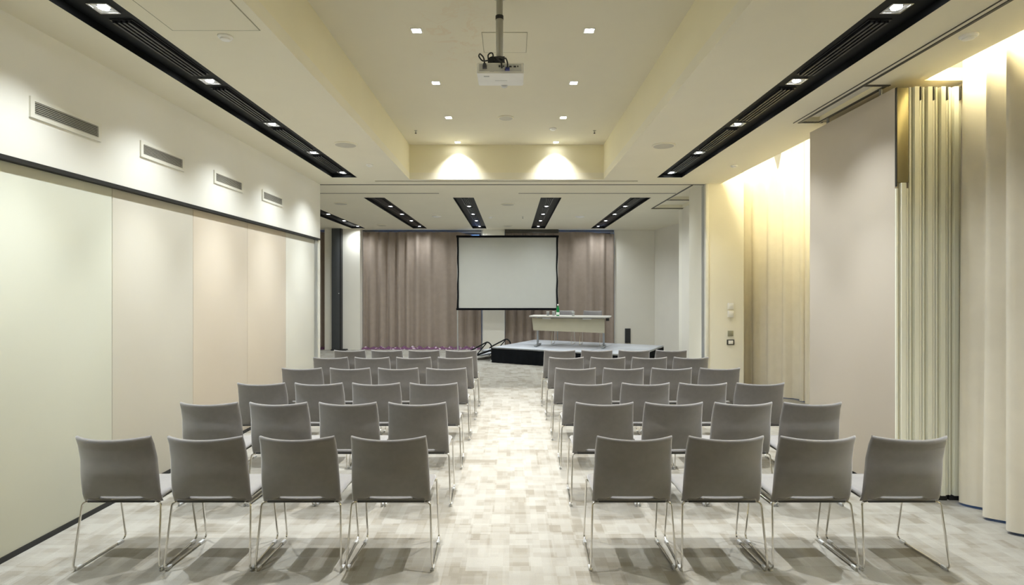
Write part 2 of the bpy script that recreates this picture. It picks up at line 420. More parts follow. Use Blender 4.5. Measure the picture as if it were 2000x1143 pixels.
# ---------------------------------------------------------------- left wall: bulkhead over a folding partition
bm = bmesh.new(); box(bm, -3.16, -2.98, -3.0, 8.75, 2.415, CZ+0.02)
wl = struct(obj('wall_left', bm, 'bulkhead_paint', smooth=False), 'cream bulkhead above the folding partition')
bxo('track_rail', 'dark_seal', (-3.10, -2.978, -3.0, 8.755, 2.388, 2.414), wl)
bxo('backing', 'dark_seal', (-3.16, -3.11, -3.0, 8.62, 0.0, 2.414), wl)
seams = [-3.0, -1.25, -0.12, 0.97, 2.06, 3.16, 4.255, 5.335, 6.435, 7.525, 8.60]
pm = ['panel_cream', 'panel_beige', 'panel_cream', 'panel_cream', 'panel_beige', 'panel_cream', 'panel_beige', 'panel_peach', 'panel_peach', 'panel_white']
seams = [-3.0, -1.2, -0.11, 0.98, 2.07, 4.255, 5.335, 6.435, 7.525, 8.60]
pm = ['panel_cream', 'panel_beige', 'panel_peach', 'panel_beige', 'panel_cream', 'panel_beige', 'panel_peach', 'panel_peach', 'panel_white']
for a, b, m in zip(seams, seams[1:], pm):
    p = bxo('partition_panel', m, (-3.10, -3.02, a+0.003, b-0.003, 0.035, 2.386), wl, bev=0.003)
    bxo('bottom_seal', 'dark_seal', (-3.085, -3.016, a+0.004, b-0.004, 0.0, 0.034), p)
bxo('end_post', 'aluminium', (-3.12, -3.005, 8.605, 8.72, 0.0, 2.386), wl, bev=0.006)
bxo('end_jamb', 'white_metal', (-3.16, -2.985, 8.722, 8.77, 0.0, 2.414), wl, bev=0.003)

# bulkhead vents
vy = [3.474, 4.508, 5.622, 6.707]; names = ['fourth', 'third', 'second', 'first']
def make_vent():
    t = thing('air_vent', '', 'vent', (0, 0, 0), 0, 'vents along the left bulkhead')
    Lh = 0.30
    bm = bmesh.new(); plate(bm, -Lh, Lh, -0.065, 0.065, 0.0, 0.012, [(-Lh+0.03, Lh-0.03, -0.04, 0.04)], lambda u, v, q: Vector((q, u, v)))
    obj('frame', bm, 'white_metal', t, smooth=False)
    bxo('backing', 'vent_dark', (0.0005, 0.002, -Lh+0.03, Lh-0.03, -0.04, 0.04), t)
    bm = bmesh.new(); box(bm, 0.002, 0.010, -Lh+0.03, Lh-0.03, -0.0021, 0.0021); me = finish(bm, 'slat', 'switch_white', False)
    for k in range(7): link('slat', me, t, (0, 0, -0.034+0.0113*k))
    return t
v0 = make_vent()
for k, y in enumerate(vy):
    lb = f'white louvred air vent on the cream bulkhead, {names[k]} from the stage end'
    if k == 0: v0.location = (-2.98, y+0.30, 2.753); v0['label'] = lb
    else: copy_tree(v0, (-2.98, y+0.30, 2.753), 0, lb)

# ---------------------------------------------------------------- ceiling troughs with spots and louvres
H = 0.05
def make_trough(name, label, width, ys, y0, y1, x, lens, watts, color, louvre_n, group, lsize=0.125, cone=66):
    t = thing(name, label, 'light', (x, 0, CZ), 0, group); hw = width/2
    bm = bmesh.new()
    box(bm, -hw+0.001, hw-0.001, y0+0.001, y1-0.001, H, H+0.015)
    for s in (-1, 1): box(bm, s*hw-(0.004 if s > 0 else 0), s*hw+(0.004 if s < 0 else 0), y0, y1, -0.001, H)
    for yy in (y0, y1-0.004): box(bm, -hw+0.004, hw-0.004, yy, yy+0.004, -0.001, H)
    obj('housing', bm, 'black_metal', t, smooth=False)
    for i, y in enumerate(ys):
        bm = bmesh.new(); q = lsize/2
        plate(bm, -q, q, y-q, y+q, H-0.010, H-0.001, [(-q*0.82, q*0.82, y-q*0.82, y+q*0.82)], ident)
        # slanted reflector inside the trim
        for a in range(4):
            c = [(-1,-1), (1,-1), (1,1), (-1,1)]; p, r2 = c[a], c[(a+1) % 4]
            bm.faces.new([bm.verts.new((p[0]*q*0.82, y+p[1]*q*0.82, H-0.009)), bm.verts.new((r2[0]*q*0.82, y+r2[1]*q*0.82, H-0.009)),
                          bm.verts.new((r2[0]*q*0.45, y+r2[1]*q*0.45, H-0.0015)), bm.verts.new((p[0]*q*0.45, y+p[1]*q*0.45, H-0.0015))])
        f = obj('lamp_trim', bm, 'lamp_trim', t, smooth=False)
        bm = bmesh.new(); lathe(bm, [(0.030, H-0.003), (0.030, H-0.006), (0.022, H-0.010), (0.008, H-0.012)], (0, y, 0), 16); obj('lamp', bm, lens, f)
        add_spot('spot', (0, y, H-0.022), watts, color, cone, 1.0, 0.022, t)
        if cone < 80: add_spot('spot_spill', (0, y, H-0.022), watts*SPILL, color, 114, 0.8, 0.022, t)
    bm = bmesh.new()
    for (a, b) in louvre_n:
        Ln = b-a
        me = finish(_slat(Ln), 'louvre_slat', 'black_slat', False)
        for k in range(4): link('louvre_slat', me, t, (-0.048+0.032*k, (a+b)/2, 0))
        bm2 = bmesh.new(); plate(bm2, -0.072, 0.072, a, b, H-0.006, H-0.001, [(-0.064, 0.064, a+0.008, b-0.008)], ident)
        obj('louvre_frame', bm2, 'black_slat', t, smooth=False)
    bm.free()
    return t
def _slat(Ln):
    bm = bmesh.new(); vs = box(bm, -0.008, 0.008, -Ln/2+0.008, Ln/2-0.008, H-0.022, H-0.001); return bm
NY = [8.07-1.178*k for k in range(6)]
LV = [(y-1.178+0.145, y-0.145) for y in NY[:-1]]
make_trough('ceiling_trough', 'long black recessed light trough beside the bulkhead with wall vents', 0.36, NY, S_Y0, S_Y1, sum(SL)/2, 'lamp_lens', SPOT_W, COOL, LV, 'light troughs beside the raised ceiling')
make_trough('ceiling_trough', 'long black recessed light trough beside the cream curtain cove', 0.365, NY, S_Y0, S_Y1, sum(SR)/2, 'lamp_lens', SPOT_W, COOL, LV, 'light troughs beside the raised ceiling')
FYS = [10.16, 11.33, 12.52, 13.70, 14.90]; FLV = [(a+0.13, b-0.13) for a, b in zip(FYS, FYS[1:])]
for x, lb in zip(FAR_X, ['short black ceiling trough nearest the dark steel column',
                         'short black ceiling trough over the wide taupe curtain',
                         'short black ceiling trough over the screen half nearer the wide taupe curtain',
                         'short black ceiling trough over the screen half nearer the stage table',
                         'short black ceiling trough over the stage, nearest the folding wall pocket']):
    make_trough('ceiling_trough', lb, 0.37, FYS, FY0, FY1, x, 'far_lens', FAR_W, COOL, FLV, 'light troughs over the stage half', 0.11, 152)

# raised-ceiling square downlights
DY = [8.20-1.178*k for k in range(8)]; ordn = ['first', 'second', 'third', 'fourth', 'fifth', 'sixth', 'seventh', 'eighth']
for side, x in (('partition', -0.79), ('curtain', 0.64)):
    for k, y in enumerate(DY[:5]):
        t = thing('downlight', f'small square downlight in raised ceiling, {side} side row, {ordn[k]} from its stage end', 'light', (x, y, TZ), 0, 'downlights in the raised ceiling')
        bm = bmesh.new(); plate(bm, -0.045, 0.045, -0.045, 0.045, -0.006, 0.0, [(-0.037, 0.037, -0.037, 0.037)], ident); obj('trim', bm, 'white_plastic', t, smooth=False)
        bxo('lens', 'lamp_lens', (-0.034, 0.034, -0.034, 0.034, -0.004, -0.001), t)
        add_spot('spot', (0, 0, -0.012), DOWN_W, WHITE, 66, 1.0, 0.022, t)
        add_spot('spot_spill', (0, 0, -0.012), DOWN_W*SPILL, WHITE, 106, 0.8, 0.022, t)

# round ceiling speakers and detectors
def disc(name, label, cat, x, y, z, r, m='speaker_grille', h=0.012, ring=True):
    t = thing(name, label, cat, (x, y, z))
    bm = bmesh.new(); lathe(bm, [(r, 0), (r, -h*0.5), (r*0.95, -h), (r*0.86, -h)], seg=28); obj('rim', bm, 'ceiling_paint' if ring else m, t)
    bm = bmesh.new(); lathe(bm, [(r*0.86, -h*0.4), (r*0.86, -h*1.05), (r*0.5, -h*1.15)], seg=28); obj('grille', bm, m, t)
def detector(name, label, cat, x, y, z, r, h=0.03):
    t = thing(name, label, cat, (x, y, z))
    bm = bmesh.new(); lathe(bm, [(r, 0), (r, -h*0.3), (r*0.85, -h*0.5)], seg=20); obj('base', bm, 'white_plastic', t)
    bm = bmesh.new(); lathe(bm, [(r*0.7, -h*0.5), (r*0.66, -h*0.8), (r*0.3, -h)], seg=20); obj('head', bm, 'white_plastic', t)
def px(x, y, z):
    d = 1100*(z-EYE)/(566-y); return (x-1000)*d/1100, d
for nm, lb, cat, pxx, pyy, z, r in [
        ('ceiling_speaker', 'round ceiling speaker between the vent-side trough and raised ceiling', 'speaker', 675, 282, CZ, 0.132),
        ('ceiling_speaker', 'round ceiling speaker between raised ceiling and the curtain-side trough', 'speaker', 1296, 284, CZ, 0.132),
        ('ceiling_speaker', 'round flat speaker in the middle of the raised ceiling', 'speaker', 988, 230, TZ, 0.10),
        ('ceiling_speaker', 'round ceiling speaker by the far end of the bulkhead, stage half', 'speaker', 666, 397.5, CZ, 0.135),
        ('ceiling_speaker', 'round ceiling speaker over the wide taupe curtain', 'speaker', 746, 440, CZ, 0.13),
        ('ceiling_speaker', 'round ceiling speaker near the slot diffusers above the screen', 'speaker', 992, 399, CZ, 0.135),
        ('ceiling_speaker', 'round ceiling speaker right above the projection screen', 'speaker', 991.6, 441, CZ, 0.13)]:
    X, Y = px(pxx, pyy, z); disc(nm, lb, cat, X, Y, z, r)
for lb, pxx, pyy, z, r in [
        ('white smoke detector beside the large ceiling hatch', 440, 71, CZ, 0.046),
        ('white smoke detector between the folding wall track and the cove', 1892, 69, CZ, 0.052),
        ('tiny white detector at stage end of the vent-side trough', 722, 321.5, CZ, 0.045),
        ('tiny white detector between the curtain-side trough end and the cove', 1434, 323.5, CZ, 0.045),
        ('white smoke detector at stage end of the raised ceiling', 1080, 251, TZ, 0.048),
        ('flat white detector over the stage half beside the louvred trough', 853, 422.5, CZ, 0.11),
        ('small dark detector between louvred trough and screen', 958, 424, CZ, 0.05),
        ('flat white detector between the two troughs above the stage', 1133, 423, CZ, 0.11)]:
    X, Y = px(pxx, pyy, z); detector('smoke_detector', lb, 'detector', X, Y, z, r)
for lb, pxx, pyy, z in [('small dark sprinkler head in raised ceiling, partition side', 812, 255, TZ), ('small dark sprinkler head in raised ceiling, curtain side', 1161, 255, TZ), ('small dark sprinkler head over the stage half', 1021, 423, CZ)]:
    X, Y = px(pxx, pyy, z); t = thing('sprinkler', lb, 'sprinkler', (X, Y, z))
    bm = bmesh.new(); lathe(bm, [(0.022, 0), (0.022, -0.004), (0.008, -0.006), (0.008, -0.035)], seg=12); obj('body', bm, 'pole_grey', t)
    bm = bmesh.new(); lathe(bm, [(0.012, -0.034), (0.014, -0.040), (0.006, -0.043)], seg=12); obj('deflector', bm, 'dark_seal', t)

# ---------------------------------------------------------------- cove tubes above the curtain
def cove(y0, y1, label, x=3.13, z=CZ+0.10):
    L = y1-y0
    t = thing('cove_tube', label, 'light', (x, (y0+y1)/2, z))
    bm = bmesh.new(); tube(bm, [(0.03, -L/2, 0.03), (0.03, L/2, 0.03)], 0.012, 10); obj('tube', bm, 'cove_tube', t)
    bxo('batten', 'white_metal', (-0.01, 0.06, -L/2, L/2, 0.0, 0.016), t)
    l = bpy.data.lights.new('cove_glow', 'AREA'); l.shape = 'RECTANGLE'; l.size = L; l.size_y = 0.06; l.energy = COVE_W*L; l.color = WARM
    o = bpy.data.objects.new('cove_glow', l); COL.objects.link(o); o.location = (0.05, 0, 0.09)
    d = Vector((0.9, 0, -0.25)).normalized()      # aimed across at the curtain, slightly down
    o.rotation_euler = Matrix((Vector((0, 1, 0)), (-d).cross(Vector((0, 1, 0))), -d)).transposed().to_euler(); o.parent = t
cove(5.78, 8.35, 'warm cove tube above the curtain between folding wall stack and pier')
cove(-2.9, 4.32, 'warm cove tube above the curtain on the near side of the folding wall stack')

cove(8.76, 9.50, 'short warm cove tube hidden on the window side of the pale pier', 3.60, CZ+0.35)

# ---------------------------------------------------------------- curtains
def curtain_mesh(name, m, path, z0, ztop, amp, wl, nz=10, th=0.006, hemfn=None, seedv=1, step=0.02):
    """path: list of (x,y) centreline; folds are waves across it"""
    P = [Vector((x, y, 0)) for x, y in path]; rnd = random.Random(seedv)
    cum = [0]
    for a, b in zip(P, P[1:]): cum.append(cum[-1]+(b-a).length)
    L = cum[-1]; n = int(L/step)
    pos = [];
    for i in range(n+1):
        s = L*i/n
        k = max(j for j in range(len(cum)) if cum[j] <= s+1e-9); k = min(k, len(P)-2)
        t = (s-cum[k])/(cum[k+1]-cum[k]); d = (P[k+1]-P[k]).normalized(); nrm = Vector((-d.y, d.x, 0))
        pos.append((P[k].lerp(P[k+1], t), nrm, s))
    ph = 0; phs = []
    for i in range(n+1):
        phs.append(ph); ph += 2*math.pi*step/wl*(1+0.35*math.sin(i*step*2.3+seedv)+0.2*rnd.uniform(-1, 1))
    am = [amp*(0.75+0.35*math.sin(0.9*p+seedv*2.1)) for p in phs]
    bm = bmesh.new(); rows = []
    for j in range(nz+1):
        f = j/nz; row = []
        for i, (p, nr, s) in enumerate(pos):
            zt = ztop(s) if callable(ztop) else ztop
            z = z0 + (zt-z0)*f
            flare = 1.0 - 0.25*f + 0.10*math.sin(phs[i]*0.31+f*3)
            drift = 0.35*(1-f)*math.sin(phs[i]*0.23+seedv)
            wv = math.sin(phs[i]+drift); wv = math.copysign(abs(wv)**0.8, wv)
            row.append(bm.verts.new(p + nr*(am[i]*flare*wv) + Vector((0, 0, z))))
        rows.append(row)
    for a, b in zip(rows, rows[1:]):
        for i in range(n): bm.faces.new((a[i], a[i+1], b[i+1], b[i]))
    fs = list(bm.faces); bmesh.ops.recalc_face_normals(bm, faces=fs)
    bmesh.ops.solidify(bm, geom=fs, thickness=th)
    return finish(bm, name, m, True, 60)

def cpath(y0, y1, off=0.20, n=12): return [(fac(y0+(y1-y0)*k/n)-off, y0+(y1-y0)*k/n) for k in range(n+1)]
def notch(s):
    c = 0.80; return 4.05 - max(0.0, 1-abs(s-c)/0.13)*0.62
t = thing('cream_curtain', 'cream floor-length curtain between the pale pier and the folding wall stack', 'curtain', (0, 0, 0), 0, 'cream window curtains')
far_path = [(3.70, 9.30), (3.80, 9.05), (3.95, 8.80), (4.09, 8.47), (4.24, 8.12)] + cpath(7.8, 5.85, 0.2, 8)
link('cloth', curtain_mesh('cloth', 'curtain_cream', far_path, 0.012, notch, 0.055, 0.21, 14, seedv=3, step=0.015), t)
bm = bmesh.new(); tube(bm, [(x, y, 4.09) for x, y in far_path], 0.014); obj('rail', bm, 'white_metal', t)
t = thing('cream_curtain', 'cream floor-length curtain on the near side of the folding wall stack', 'curtain', (0, 0, 0), 0, 'cream window curtains')
near_path = [(3.59, 4.40)] + cpath(4.30, 3.63, 0.20, 6) + [(3.36, 3.3), (3.36, 2.2), (3.36, 0.5)]
near_path = [(x, y) for x, y in near_path]
link('cloth', curtain_mesh('cloth', 'curtain_cream', near_path, 0.02, 4.05, 0.082, 0.23, 10, seedv=5, step=0.015), t)
bm = bmesh.new(); tube(bm, [(x, y, 4.09) for x, y in near_path], 0.014); obj('rail', bm, 'white_metal', t)
t = thing('cream_curtain', 'cream curtain hidden in the gap behind the folding wall stack', 'curtain', (0, 0, 0), 0, 'cream window curtains')
mid_path = cpath(5.80, 4.47, 0.085, 6)
link('cloth', curtain_mesh('cloth', 'curtain_cream', mid_path, 0.16, 4.05, 0.03, 0.2, 8, seedv=8, step=0.015), t)
bm = bmesh.new(); tube(bm, [(x, y, 4.09) for x, y in mid_path], 0.014); obj('rail', bm, 'white_metal', t)

def hem(t, x0, x1, y, sd):  # low wavy strip along the curtain's foot, coloured purple with pale spots
    rnd = random.Random(sd); bm = bmesh.new(); n = int((x1-x0)/0.03); A = []; B = []; C = []
    for i in range(n+1):
        x = x0+(x1-x0)*i/n; w1 = 0.035*math.sin(i*0.9+sd)+0.03*rnd.uniform(-1, 1)
        A.append(bm.verts.new((x, y-0.03, 0.06+w1*0.6))); B.append(bm.verts.new((x+rnd.uniform(-.008, .008), y-0.13+w1, 0.035+0.02*rnd.uniform(-1, 1)))); C.append(bm.verts.new((x, y-0.20+w1, 0.004)))
    for i in range(n):
        bm.faces.new((A[i], A[i+1], B[i+1], B[i])); bm.faces.new((B[i], B[i+1], C[i+1], C[i]))
    bmesh.ops.solidify(bm, geom=list(bm.faces), thickness=0.003)
    obj('foot_band', bm, 'purple_spotted', t)
def taupe(label, x0, x1, y, top, sd):
    t = thing('taupe_curtain', label, 'curtain', (0, 0, 0), 0, 'taupe curtains on the far wall')
    P = [(x0+(x1-x0)*k/20, y) for k in range(21)]
    link('cloth', curtain_mesh('cloth', 'curtain_taupe', P, 0.03, top, 0.07, 0.30, 12, seedv=sd, step=0.02), t)
    hem(t, x0+0.02, x1-0.02, y-0.02, sd)
    bxo('rail', 'dark_trim', (x0, x1, y-0.012, y+0.012, 3.215, 3.24), t)
taupe('narrow taupe curtain beyond the dark column at the bulkhead end', -6.7, -5.06, 15.42, 3.20, 11)
taupe('wide taupe curtain between dark column and projection screen with purple band at its foot', -4.08, -0.84, 15.42, lambda s: 3.20 - 0.14*max(0, (s-2.6)/0.6), 12)
taupe('taupe curtain behind the stage table and screen', -0.19, 2.78, 15.40, lambda s: 3.20 - 0.06*max(0, (s-2.2)/0.7), 13)
bars('trim_12', 'dark_trim', [(-0.19, 1.26, 15.24, 15.30, CZ-0.10, CZ-0.005)])

# dark column on the far wall
t = thing('dark_column', 'tall dark grey steel column against the far white pier', 'column', (-4.675, 15.06, 0))
bxo('face_plate', 'steel_grey', (-0.125, 0.09, -0.08, 0.08, 0, CZ-0.002), t, bev=0.004)
bxo('edge_strip', 'dark_seal', (0.092, 0.125, -0.075, 0.08, 0, CZ-0.002), t)
bxo('base_shoe', 'dark_seal', (-0.14, 0.26, -0.10, 0.08, 0, 0.03), t)
bm = bmesh.new(); lathe(bm, [(0.012, 0), (0.012, -0.01), (0.006, -0.014)], (0.07, -0.08, 1.52), 10, 'Y'); obj('bolt', bm, 'aluminium', t)

# dark grille on the far wall
t = thing('wall_grille', 'small upright dark grille low on the far wall beside the stage', 'grille', (3.165, 15.42, 0.36))
bxo('body', 'steel_grey', (-0.075, 0.075, -0.03, 0, -0.20, 0.20), t, bev=0.004)
bm = bmesh.new(); box(bm, -0.062, 0.062, -0.036, -0.03, -0.006, 0.006); me = finish(bm, 'slat', 'dark_seal', False)
for k in range(14): link('slat', me, t, (0, 0, -0.175+0.027*k))

# ---------------------------------------------------------------- stacked folding-wall panels, right
PX0, PYa, PYb, PZ = 2.955, 4.335, 5.60, 3.18
def stack_panel(i, x, label):
    t = thing('partition_panel', label, 'panel', (x, (PYa+PYb)/2, 0), 0, 'parked folding wall panels')
    hy = (PYb-PYa)/2; W = 0.094
    rose = 'panel_rose' if i == 0 else 'panel_rose'
    bxo('face', rose, (0.0, 0.016, -hy+0.012, hy-0.012, 0.045, PZ), t, bev=0.002)
    bxo('face', rose, (W-0.016, W, -hy+0.012, hy-0.012, 0.045, PZ), t, bev=0.002)
    bxo('core', 'panel_gap', (0.017, W-0.017, -hy+0.012, hy-0.030, 0.06, PZ-0.01), t)
    ztop = 2.40 if i == 0 else PZ-0.002
    # end profile: two edge rails, a proud tongue, two small ribs
    for (a, b, p) in ((0.0, 0.015, 0.004), (W-0.015, W, 0.004)):
        bxo('edge_rail', 'panel_edge', (a+0.0005, b-0.0005, -hy-p, -hy+0.011, 0.04, ztop if i == 0 else PZ-0.001), t)
    bxo('tongue', 'panel_edge', (0.030, 0.064, -hy-0.022, -hy+0.029, 0.04, ztop+(0.04 if i == 0 else 0)), t)
    bxo('bottom_seal', 'dark_seal', (0.006, W-0.006, -hy-0.004, hy-0.01, 0.0, 0.039), t)
    if i == 0:
        bxo('end_plate', 'olive_metal', (0.0095, W+0.004, -hy-0.002, -hy+0.010, ztop+0.045, PZ-0.004), t, bev=0.002)
        bxo('plate_flange', 'dark_seal', (0.001, 0.0085, -hy-0.004, -hy+0.010, ztop+0.015, PZ-0.004), t)
    else:
        bxo('hanger_slot', 'dark_trim', (0.074, 0.082, -hy-0.024, -hy+0.02, PZ-0.105, PZ-0.003), t)
    for yy in (-hy+0.25, hy-0.25):
        bm = bmesh.new(); lathe(bm, [(0.012, PZ-0.01), (0.012, CZ-0.001)], (W/2, yy, 0), 10); obj('hanger_rod', bm, 'grey_metal', t)
    return t
lbs = ['parked folding wall panel with broad rose-beige face towards the chairs',
       'parked folding wall panel edge-on, second from the rose-beige face', 'parked folding wall panel edge-on, third from the rose-beige face',
       'parked folding wall panel edge-on, fourth from the rose-beige face', 'parked folding wall panel edge-on, last beside the cream curtain']
for i in range(5): stack_panel(i, PX0+0.101*i, lbs[i])

# switches on the pale pier
def wallplate(name, label, pyc, w_, h_, depth, m, inner=None):
    z = EYE-(pyc-566)*8.70/1100; x = 426.5*8.70/1100
    t = thing(name, label, 'switch', (x, 8.70, z))
    bxo('housing', m, (-w_/2, w_/2, -depth, 0, -h_/2, h_/2), t, bev=0.004)
    bxo('rocker', inner or m, (-w_*0.32, w_*0.32, -depth-0.004, -depth, -h_*0.32, h_*0.32), t, bev=0.0015)
wallplate('thermostat', 'upper white control box on the pale pier', 598, 0.085, 0.095, 0.028, 'white_plastic')
wallplate('thermostat', 'lower white control box on the pale pier', 613.5, 0.085, 0.100, 0.028, 'white_plastic')
wallplate('light_switch', 'square grey switch plate on the pale pier', 651.5, 0.085, 0.085, 0.012, 'switch_grey')
wallplate('wall_socket', 'dark framed pale socket lowest on the pale pier', 668.5, 0.115, 0.082, 0.014, 'dark_trim', 'white_plastic')

# ---------------------------------------------------------------- projector on its pole
t = thing('projector', 'white projector hanging upside down from a grey ceiling pole', 'projector', (-0.083, 4.10, 0))
# body from y 4.00 (ports) to 4.25
yb, yf, zb, zt_ = -0.10, 0.145, 3.155, 3.235
body = bxo('body', 'white_plastic', (-0.168, 0.168, yb, yf, zb, zt_), t, bev=0.010)
bxo('port_panel', 'port_grey', (-0.150, 0.150, yb-0.003, yb, zb+0.016, zt_-0.012), body)
for (a, b, c, d, m) in ((-0.125, -0.095, 0.032, 0.060, 'port_dark'), (0.03, 0.044, 0.022, 0.034, 'port_dark'), (0.062, 0.08, 0.044, 0.054, 'port_dark'),
                        (-0.012, 0.002, 0.045, 0.058, 'port_dark'), (0.018, 0.028, 0.046, 0.056, 'port_dark'), (0.12, 0.128, 0.045, 0.055, 'port_dark'),
                        (0.095, 0.112, 0.044, 0.054, 'port_dark')):
    bxo('port', m, (a, b, yb-0.006, yb-0.002, zb+c, zb+d), body)
bxo('vga_plug', 'vga_blue', (0.036, 0.066, yb-0.030, yb-0.004, zb+0.016, zb+0.038), body, bev=0.002)
bxo('power_plug', 'port_dark', (-0.122, -0.098, yb-0.035, yb-0.004, zb+0.030, zb+0.062), body, bev=0.003)
bxo('vent_grille', 'port_grey', (-0.075, -0.045, yb-0.004, yb, zb+0.012, zb+0.064), body)
bxo('badge', 'print_grey', (-0.120, -0.080, -0.058, -0.040, zb-0.0015, zb), body, bev=0.0005)
bxo('print_line', 'print_grey', (-0.042, 0.048, 0.032, 0.037, zb-0.0006, zb), body)
bm = bmesh.new(); lathe(bm, [(0.032, yf-0.02), (0.032, yf+0.012), (0.026, yf+0.014)], (0.025, 0, zb+0.020), 20, 'Y'); obj('lens_ring', bm, 'port_grey', body)
# mount
bm = bmesh.new(); box(bm, -0.075, 0.035, -0.06, 0.06, zt_, zt_+0.018, bev=0.003); obj('mount_plate', bm, 'dark_seal', t)
bm = bmesh.new(); tube(bm, [(-0.008, 0, zt_+0.018), (-0.008, 0, zt_+0.075)], 0.030, 14); box(bm, -0.045, 0.03, -0.035, -0.02, zt_+0.015, zt_+0.07); obj('mount_joint', bm, 'port_dark', t)
bm = bmesh.new(); tube(bm, [(-0.008, 0, zt_+0.06), (-0.008, 0, 3.60)], 0.027, 20); obj('pole', bm, 'pole_grey', t)
bm = bmesh.new(); tube(bm, [(-0.008, 0, 3.585), (-0.008, 0, 3.612)], 0.0295, 20); obj('collar', bm, 'dark_seal', t)
bm = bmesh.new(); tube(bm, [(-0.008, 0, 3.60), (-0.008, 0, TZ)], 0.0235, 20); obj('pole', bm, 'pole_grey', t)
bm = bmesh.new(); lathe(bm, [(0.07, TZ-0.012), (0.07, TZ-0.001)], (-0.008, 0, 0), 24); obj('ceiling_flange', bm, 'pole_grey', t)
for pts in ([(-0.11, yb-0.03, zb+0.055), (-0.115, yb-0.04, zt_+0.02), (-0.145, yb-0.02, zt_+0.055), (-0.155, yb, zt_+0.045), (-0.13, yb, zt_+0.01), (-0.10, -0.04, zt_+0.035), (-0.06, -0.03, zt_+0.05), (-0.02, 0.0, zt_+0.03)],
            [(0.051, yb-0.03, zb+0.03), (0.052, yb-0.045, zt_-0.02), (0.04, yb-0.03, zt_+0.02), (0.015, -0.05, zt_+0.04), (-0.005, -0.035, zt_+0.055)],
            [(0.012, yb-0.02, zb+0.03), (0.008, yb-0.03, zt_-0.01), (-0.01, -0.07, zt_+0.02), (-0.03, -0.04, zt_+0.05), (-0.06, -0.035, zt_+0.07), (-0.085, -0.03, zt_+0.05)],
            [(-0.085, -0.05, zt_+0.01), (-0.09, -0.05, zt_+0.075), (-0.07, -0.05, zt_+0.09), (-0.055, -0.05, zt_+0.085), (-0.05, -0.045, zt_+0.04)]):
    bm = bmesh.new(); tube(bm, fillet(pts, 0.03, 4), 0.0052, 8); obj('cable', bm, 'dark_seal', t)
bm = bmesh.new(); lathe(bm, [(0.022, -0.02), (0.026, 0.0), (0.022, 0.02)], (-0.065, -0.045, zt_+0.034), 14, 'Y'); obj('adjuster_knob', bm, 'dark_seal', t)

# ---------------------------------------------------------------- projection screen
SY = 14.75; k_ = SY/1100
sx0, sx1, sz0, sz1 = -108*k_, 90.5*k_, EYE-(606-566)*k_, EYE+(566-460)*k_
t = thing('projection_screen', 'large pale projection screen in black frame standing on thin legs', 'screen', ((sx0+sx1)/2, SY, 0))
hw = (sx1-sx0)/2; bw = 0.055
bm = bmesh.new()
n = 24; rows = []
for j in range(n+1):
    z = sz0+bw*0.6+(sz1-sz0-bw*1.2)*j/n; row = []
    for i in range(n+1):
        u = -hw+bw*0.7+(2*hw-bw*1.4)*i/n
        row.append(bm.verts.new((u, 0.012*math.sin(u*2.3)*math.sin(z*1.7), z)))
    rows.append(row)
for a, b in zip(rows, rows[1:]):
    for i in range(n): bm.faces.new((a[i], a[i+1], b[i+1], b[i]))
bmesh.ops.solidify(bm, geom=list(bm.faces), thickness=0.004); obj('cloth', bm, 'screen_cloth', t)
for s in (-1, 1):   # side borders sag slightly between their snaps
    bm = bmesh.new(); L = []; R = []
    for j in range(33):
        z = sz0+(sz1-sz0)*j/32; wv = 0.006*math.sin(j*0.55+s)*math.sin(math.pi*j/32)
        L.append((s*(hw-bw)+wv+s*0.003*math.sin(j*.5), z)); R.append((s*hw+wv*1.2-s*0.02*math.sin(math.pi*j/32), z))
    V = [[bm.verts.new((p[0], y, p[1])) for p in (a, b) for y in (-0.02, 0.014)] for a, b in zip(L, R)]
    for a, b in zip(V, V[1:]):
        for q in ((0, 1), (1, 3), (3, 2), (2, 0)): bm.faces.new((a[q[0]], a[q[1]], b[q[1]], b[q[0]]))
    bm.faces.new((V[0][0], V[0][1], V[0][3], V[0][2])); bm.faces.new((V[-1][0], V[-1][1], V[-1][3], V[-1][2]))
    obj('border', bm, 'black_cloth', t)
bxo('border', 'black_cloth', (-hw-0.01, hw+0.01, -0.022, 0.016, sz1-bw, sz1), t, bev=0.004)
bxo('border', 'black_cloth', (-hw-0.01, hw+0.01, -0.022, 0.016, sz0, sz0+bw), t, bev=0.004)
for s in (-1, 1):
    x = s*(hw-0.02)
    lg = bxo('leg', 'aluminium', (x-0.014, x+0.014, 0.018, 0.046, 0.03, sz1-0.3), t, bev=0.003)
    bm = bmesh.new(); tube(bm, [(x, -0.16, 0.018), (x, 0.25, 0.018)], 0.016, 8); tube(bm, [(x, 0.24, 0.02), (x, 0.045, 0.75)], 0.010, 8); obj('foot', bm, 'aluminium', lg)

# ---------------------------------------------------------------- stage
SA = math.radians(-28); SO = Vector((-0.434, 12.55, 0)); SLn, SD, SH = 3.27, 2.15, 0.34
u_, v_ = Vector((math.cos(SA), math.sin(SA), 0)), Vector((-math.sin(SA), math.cos(SA), 0))
t = thing('stage', 'low portable stage with pale deck and black cloth skirt', 'stage', SO, SA)
for i in range(3):
    for j in range(2):
        bxo('deck_panel', 'stage_deck', (SLn*i/3+0.009, SLn*(i+1)/3-0.009, SD*j/2+0.009, SD*(j+1)/2-0.009, SH-0.022, SH), t, bev=0.003)
        for (lx, ly) in ((0.08, 0.08), (SLn/3-0.08, 0.08), (0.08, SD/2-0.08), (SLn/3-0.08, SD/2-0.08)):
            bxo('leg', 'grey_metal', (SLn*i/3+lx-0.02, SLn*i/3+lx+0.02, SD*j/2+ly-0.02, SD*j/2+ly+0.02, 0, SH-0.023), t)
